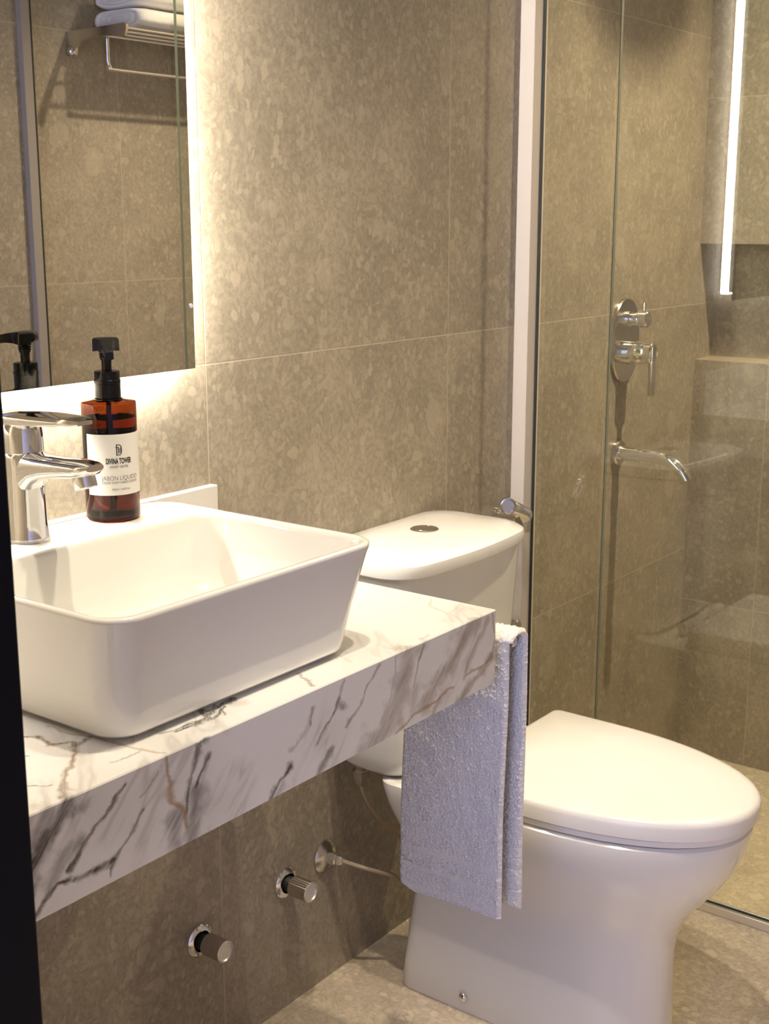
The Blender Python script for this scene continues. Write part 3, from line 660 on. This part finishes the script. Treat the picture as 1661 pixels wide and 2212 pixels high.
# ------------------------------------------------------------------ towel bar on the end of the vanity, and the hand towel over it
tb = thing('towel_bar', 'short square chrome towel bar on the end of the vanity', 'towel bar', (VR, -0.28, 0.755))
bm = NB(); box(bm, (1.3405, -0.476, 0.7475), (1.3525, -0.265, 0.7595), 0.001); link('bar', bm, M_CHROME, tb)
bm = NB(); box(bm, (VR, -0.283, 0.747), (1.3405, -0.267, 0.760), 0.001); box(bm, (VR, -0.295, 0.735), (VR+0.005, -0.255, 0.772), 0.001); link('post', bm, M_CHROME, tb)
TN, TF, TT = 1.3290, 1.3640, 0.0085          # centre planes of the two hanging layers, thickness
def towel():
    path = []
    zb1, zb2, zt = 0.372, 0.378, 0.757
    R = (TF-TN)/2; cx = (TN+TF)/2
    step = 0.0013
    n1 = int((zt-zb1)/step)
    for i in range(n1): path.append((TN, zb1 + (zt-zb1)*i/n1, (-1, 0), 0))
    na = 30
    for i in range(na+1):
        a = PI - PI*i/na; path.append((cx + R*math.cos(a), zt + 0.55*R*math.sin(a), (math.cos(a), math.sin(a)), 1))
    n2 = int((zt-zb2)/step)
    for i in range(1, n2+1): path.append((TF, zt - (zt-zb2)*i/n2, (1, 0), 2))
    ny = 124
    bmt = NB(); loops = []
    for (x, z, nrm, part) in path:
        L = []
        k = max(0.0, min(1.0, (0.757-z)/0.38))
        yb, yf = -0.325 + 0.011*k, -0.477 - (0.000 if part == 0 else 0.004) - 0.001*k
        if part == 0: yf += 0.002 + 0.004*k
        wob = 0.0022*math.sin(z*19+1.0)
        def add(y, side, h):
            # loops of terry everywhere except on the woven bands near the hem
            rough = 1.0
            for zc, hw in ((0.4365, 0.004), (0.4085, 0.004), (0.3785, 0.004)):
                if abs(z - zc - 0.012*(y+0.4)) < hw: rough = 0.12
            if part == 1: rough *= 0.8
            p = Vector((x*560, y*560, z*560))
            nz = max(0.0, noise.noise(p)+0.05)*1.9 - 0.35 + noise.noise(p*0.45)*0.4 + noise.noise(p*0.07)*0.5
            d = TT/2 - (0.0018 if rough < 0.5 else 0.0) + nz*0.0025*rough
            sx = side*d*h
            dz_ = 0.0
            if part == 0: dz_ = 0.010*((y+0.40)/0.15)*-1*k*0.6
            if part != 1 and k > 0.9: dz_ += 0.010*max(0, (y+0.345)/0.03)**2 if y > -0.345 else 0
            L.append(Vector((x + nrm[0]*sx + wob*(0.4 if part else 1) + 0.0015*math.sin(y*40+z*12)*k, y, z + nrm[1]*sx + dz_)))
        for i in range(ny+1): add(yf + (yb-yf)*i/ny, 1, 1.0 if 0 < i < ny else 0.75)
        add(yb + 0.003, 1, 0.3); add(yb + 0.003, -1, 0.3)
        for i in range(ny+1): add(yb + (yf-yb)*i/ny, -1, 1.0 if 0 < i < ny else 0.75)
        add(yf - 0.003, -1, 0.3); add(yf - 0.003, 1, 0.3)
        loops.append(L)
    loft(bmt, loops)
    return bmt
tag(link('hand_towel', towel(), M_TERRY, smooth='all'), 'white terry hand towel folded over the bar at the vanity end', 'towel')

# ------------------------------------------------------------------ hand bidet spray and its wall valve
bs = thing('bidet_sprayer', 'small chrome hand spray in its wall holder behind the right corner of the tank lid', 'bidet sprayer', (2.03, 0, 0.70))
hd = Vector((2.005, -0.062, 0.757)); ax = Vector((0.66, -0.10, -0.32)).normalized()
bm = NB(); lathe(bm, hd, (-0.80, -0.60, 0.10), [(0.0125, -0.018), (0.0155, -0.011), (0.0158, 0.0), (0.0152, 0.003), (0.0125, 0.0035), (0.0115, 0.0022), (0.001, 0.0022)], 32); link('spray_head', bm, M_STEEL, bs)
bm = NB(); loft(bm, [[hd + ax*t + (Vector((0, -1, 0))*w*math.cos(a) + ax.cross(Vector((0, -1, 0)))*w*1.15*math.sin(a)) for a in (2*PI*i/20 for i in range(20))] for t, w in ((0.004, 0.008), (0.010, 0.0125), (0.030, 0.0135), (0.052, 0.0125), (0.060, 0.0125), (0.064, 0.010))])
link('handle', bm, M_CHROME, bs)
bm = NB(); loft(bm, [[hd + ax*t + Vector((0, -0.004+w*a, b - h)) for a, b in ((-1, .0015), (1, .0015), (1, -.0015), (-1, -.0015))] for t, w, h in ((0.020, 0.006, 0.012), (0.035, 0.007, 0.026), (0.036, 0.007, 0.042))]); link('trigger', bm, M_STEEL, bs)
bm = NB(); lathe(bm, (2.066, 0, 0.722), (0, -1, 0), [(0.016, 0), (0.016, 0.006), (0.010, 0.008), (0.010, 0.046)], 24)
lathe(bm, (2.062, -0.058, 0.710), (0.15, 0, 1), [(0.0165, -0.012), (0.0165, 0.012), (0.0135, 0.012), (0.0135, -0.012)], 24, cap0=False, cap1=False); link('wall_holder', bm, M_CHROME, bs)
bm = NB(); tube(bm, catmull([hd + ax*0.058, (2.078, -0.060, 0.715), (2.088, -0.035, 0.702), (2.090, 0.0, 0.700)], 8), 0.0065, 14); link('hose', bm, M_BRAID, bs)
bv = thing('angle_valve', 'small chrome angle valve low on the wall behind the toilet', 'valve', (2.085, 0, 0.500))
bm = NB(); lathe(bm, (2.085, 0, 0.500), (0, -1, 0), [(0.020, 0), (0.020, 0.003), (0.010, 0.006), (0.010, 0.03)], 28); link('body', bm, M_CHROME, bv)
bm = NB(); lathe(bm, (2.085, -0.028, 0.500), (0, -1, 0), [(0.012, 0), (0.0135, 0.002), (0.0135, 0.012), (0.011, 0.015)], 28); link('knob', bm, M_CHROME, bv)

# ------------------------------------------------------------------ shower screen
sg = thing('shower_screen', 'clear glass shower screen in slim pale aluminium channels behind the toilet', 'shower screen', (XG, -0.475, 0))
GY = -1.0
for nm, ya, yb in (('fixed_pane', -0.1825, -0.006), ('door_pane', GY, -0.1837)):
    bm = NB(); box(bm, (XG-0.004, ya, 0.012), (XG+0.004, yb, 2.05))
    bm.faces.ensure_lookup_table()
    for f in bm.faces: f.material_index = 0 if abs(f.normal.x) > 0.5 else 1
    link(nm, bm, [M_GLASS, M_GREEN], sg, smooth=False)
bm = NB(); box(bm, (XG-0.036, -0.030, 0.0), (XG-0.0045, 0.0, 2.06), 0.0008, 1); box(bm, (XG+0.0045, -0.030, DROP), (XG+0.010, 0.0, 2.06), 0.0008, 1); link('wall_channel', bm, M_ALU, sg)
bm = NB(); box(bm, (XG-0.0065, -0.0345, 0.012), (XG-0.0042, -0.0015, 2.05)); link('seal', bm, M_RUBBER, sg, smooth=False)
bm = NB(); box(bm, (XG-0.0135, GY, 0.0), (XG-0.0045, -0.030, 0.017), 0.0008, 1); box(bm, (XG+0.0045, GY, 0.0), (XG+0.0110, -0.030, 0.017), 0.0008, 1); link('floor_channel', bm, M_CAP, sg)
bm = NB(); box(bm, (XG-0.0046, GY, 0.0165), (XG-0.0040, -0.030, 0.0200)); link('seal', bm, M_RUBBER, sg, smooth=False)
ec = thing('door_jamb_channel', 'slim aluminium upright on the far tiled wall, seen in the mirror', 'channel', (XG, YF, 0))
bm = NB(); box(bm, (XG-0.012, YF, 0.0), (XG+0.014, YF+0.020, 2.06), 0.0008, 1); link('profile', bm, princ('dull_grey_profile', (0.33, 0.30, 0.28), 0.6), ec)
bm = NB(); box(bm, (XG+0.014, YF, 0.0), (XG+0.022, YF+0.016, 2.06)); link('seal', bm, M_RUBBER, ec, smooth=False)

# ------------------------------------------------------------------ shower fittings
sm = thing('shower_mixer', 'chrome shower mixer with oval wall plate, two knobs and a lever', 'shower mixer', (2.570, 0, 0.93))
SX = 2.570
bm = NB()
def oval(hw, hz, y, n=48): return [Vector((SX + hw*math.copysign(abs(math.cos(a))**0.88, math.cos(a)), y, 1.017 + hz*math.copysign(abs(math.sin(a))**0.88, math.sin(a)))) for a in (2*PI*i/n for i in range(n))]
loft(bm, [oval(0.062, 0.0905, 0), oval(0.062, 0.0905, -0.006), oval(0.060, 0.0885, -0.0085), oval(0.054, 0.0825, -0.0095)]); link('wall_plate', bm, M_STEEL, sm)
bm = NB(); lathe(bm, (SX, -0.009, 1.064), (0, -1, 0), [(0.0165, 0), (0.0165, 0.008), (0.0135, 0.009), (0.0135, 0.020), (0.0150, 0.021), (0.0150, 0.026), (0.0130, 0.028), (0.0175, 0.032), (0.0175, 0.047), (0.0155, 0.049)], 40)
dk = link('diverter_knob', bm, M_CHROME, sm)
bm = NB(); lathe(bm, (SX, -0.047, 1.080), (0, 0, 1), [(0.0035, 0), (0.0035, 0.018), (0.0025, 0.020)], 16); link('pin', bm, M_CHROME, dk)
bm = NB(); lathe(bm, (SX, -0.009, 0.992), (0, -1, 0), [(0.0255, 0), (0.0255, 0.016), (0.0240, 0.017), (0.0250, 0.018), (0.0250, 0.036), (0.0235, 0.038), (0.0235, 0.062), (0.0215, 0.064)], 48)
ck = link('control_knob', bm, M_CHROME, sm)
bm = NB(); box(bm, (SX-0.010, -0.076, 0.902), (SX+0.010, -0.066, 1.008), 0.003); link('lever', bm, M_STEEL, ck)
ss = thing('wall_spout', 'curved chrome wall spout under the shower mixer', 'spout', (2.560, 0, 0.772))
QX = 2.560
bm = NB(); lathe(bm, (QX, 0, 0.772), (0, -1, 0), [(0.028, 0), (0.028, 0.008), (0.025, 0.011), (0.016, 0.012)], 40); link('rosette', bm, M_STEEL, ss)
bm = NB(); lathe(bm, (QX, -0.010, 0.772), (0, -1, 0), [(0.0165, 0), (0.0165, 0.045), (0.0150, 0.046)], 32); link('sleeve', bm, M_CHROME, ss)
bm = NB(); tube(bm, catmull([(QX, -0.05, 0.772), (QX, -0.085, 0.772), (QX, -0.112, 0.770), (QX, -0.135, 0.762), (QX, -0.153, 0.747), (QX, -0.167, 0.727)], 8), 0.0135, 28); link('pipe', bm, M_CHROME, ss)
sh = thing('rain_shower_head', 'round chrome rain shower head on a wall arm above the mixer', 'shower head', (2.575, 0, 2.14))
bm = NB(); tube(bm, catmull([(2.575, 0, 2.16), (2.575, -0.12, 2.16), (2.575, -0.36, 2.16), (2.575, -0.403, 2.152), (2.575, -0.415, 2.135)], 8), 0.010, 16); link('arm', bm, M_CHROME, sh)
bm = NB(); lathe(bm, (2.575, -0.415, 2.14), (0, 0, -1), [(0.016, 0), (0.02, 0.02), (0.085, 0.030), (0.10, 0.034), (0.10, 0.042), (0.098, 0.044), (0.001, 0.044)], 56); link('spray_plate', bm, M_CHROME, sh)

# ------------------------------------------------------------------ towel shelf on the opposite wall (seen in the mirror) and its towels
ts = thing('towel_shelf', 'chrome hotel towel shelf on the opposite wall, seen in the mirror', 'towel shelf', (2.66, YF, 1.74))
def bracket(x):
    b = NB()
    loft(b, [[Vector((x+dx, YF + y, z)) for y, z in ((0.0, 1.736), (0.215, 1.740), (0.222, 1.736), (0.222, 1.726), (0.215, 1.710), (0.10, 1.718), (0.055, 1.710), (0.034, 1.694), (0.030, 1.678), (0.0, 1.678))] for dx in (-0.004, 0.004)])
    return b
SX0, SX1 = 2.295, 2.93
for x in (SX0, SX1-0.004):
    k = link('bracket', bracket(x), M_STEEL, ts)
    bm = NB(); lathe(bm, (x-0.004 if x < 2.6 else x+0.004, YF+0.016, 1.688), (-1 if x < 2.6 else 1, 0, 0), [(0.011, -0.002), (0.011, 0.002), (0.009, 0.006), (0.003, 0.009)], 20); link('screw_cap', bm, M_CHROME, k)
for y in (0.045, 0.095, 0.145, 0.195):
    bm = NB(); tube(bm, [(SX0, YF+y, 1.733), (SX1-0.004, YF+y, 1.733)], 0.0042, 14); link('rail', bm, M_CHROME, ts)
bm = NB(); tube(bm, catmull([(2.325, YF+0.115, 1.730), (2.325, YF+0.115, 1.688), (2.325, YF+0.115, 1.660), (2.332, YF+0.115, 1.646), (2.350, YF+0.115, 1.642), (2.66, YF+0.115, 1.642), (2.88, YF+0.115, 1.642), (2.898, YF+0.115, 1.646), (2.905, YF+0.115, 1.660), (2.905, YF+0.115, 1.688), (2.905, YF+0.115, 1.730)], 8), 0.0045, 14); link('hanging_bar', bm, M_CHROME, ts)
def folded_towel(name, label, x0, x1, z0, h, y0, y1, seed):
    """a thick towel folded in three: the end shows the turns of the fold"""
    b = NB(); loops = []
    n = 44; rows = 40
    for i in range(rows+1):
        f = i/rows; x = x0 + (x1-x0)*f
        sq = 1.0 - 0.10*max(0, 1-f/0.06)**2 - 0.10*max(0, 1-(1-f)/0.06)**2
        L = []
        for k in range(n):
            a = 2*PI*k/n; c, s = math.cos(a), math.sin(a)
            y = (y0+y1)/2 + (y1-y0)/2*sq*math.copysign(abs(c)**0.72, c)
            z = z0 + h/2 + h/2*sq*math.copysign(abs(s)**0.62, s)
            w = noise.noise(Vector((x*14+seed, y*30, z*30)))*0.004
            if s < -0.2: w *= 0.2
            L.append(Vector((x, y + w, z + abs(w)*0.6 if s > 0 else max(z0, z))))
        loops.append(L)
    rows_ = loft(b, loops, cap0=False)
    # the folded end: concentric turns, alternately proud and sunk
    prev = rows_[0]
    for t, dx in ((0.90, -0.004), (0.80, -0.005), (0.74, 0.006), (0.68, -0.005), (0.56, -0.007), (0.50, 0.004), (0.44, -0.006), (0.30, -0.008), (0.24, 0.003), (0.18, -0.006)):
        cy = sum(v.co.y for v in rows_[0])/n; cz = sum(v.co.z for v in rows_[0])/n
        cur = [b.verts.new((x0+dx, cy + (v.co.y-cy)*(t*1.0 + 0.0), cz + (v.co.z-cz)*t)) for v in rows_[0]]
        for k in range(n): b.faces.new((prev[k], prev[(k+1) % n], cur[(k+1) % n], cur[k]))
        prev = cur
    b.faces.new(prev)
    return tag(link(name, b, M_TERRY, smooth='all'), label, 'towel', 'folded towels on the shelf')
folded_towel('folded_towel', 'thick white folded towel lying on the shelf rails, lower of the two', 2.355, 2.90, 1.7377, 0.050, YF+0.028, YF+0.222, 3.1)
folded_towel('folded_towel', 'white folded towel stacked on top of the other shelf towel', 2.357, 2.90, 1.7892, 0.058, YF+0.030, YF+0.215, 9.4)
for o in S.objects:
    if o.get('local') is not None: del o['local']
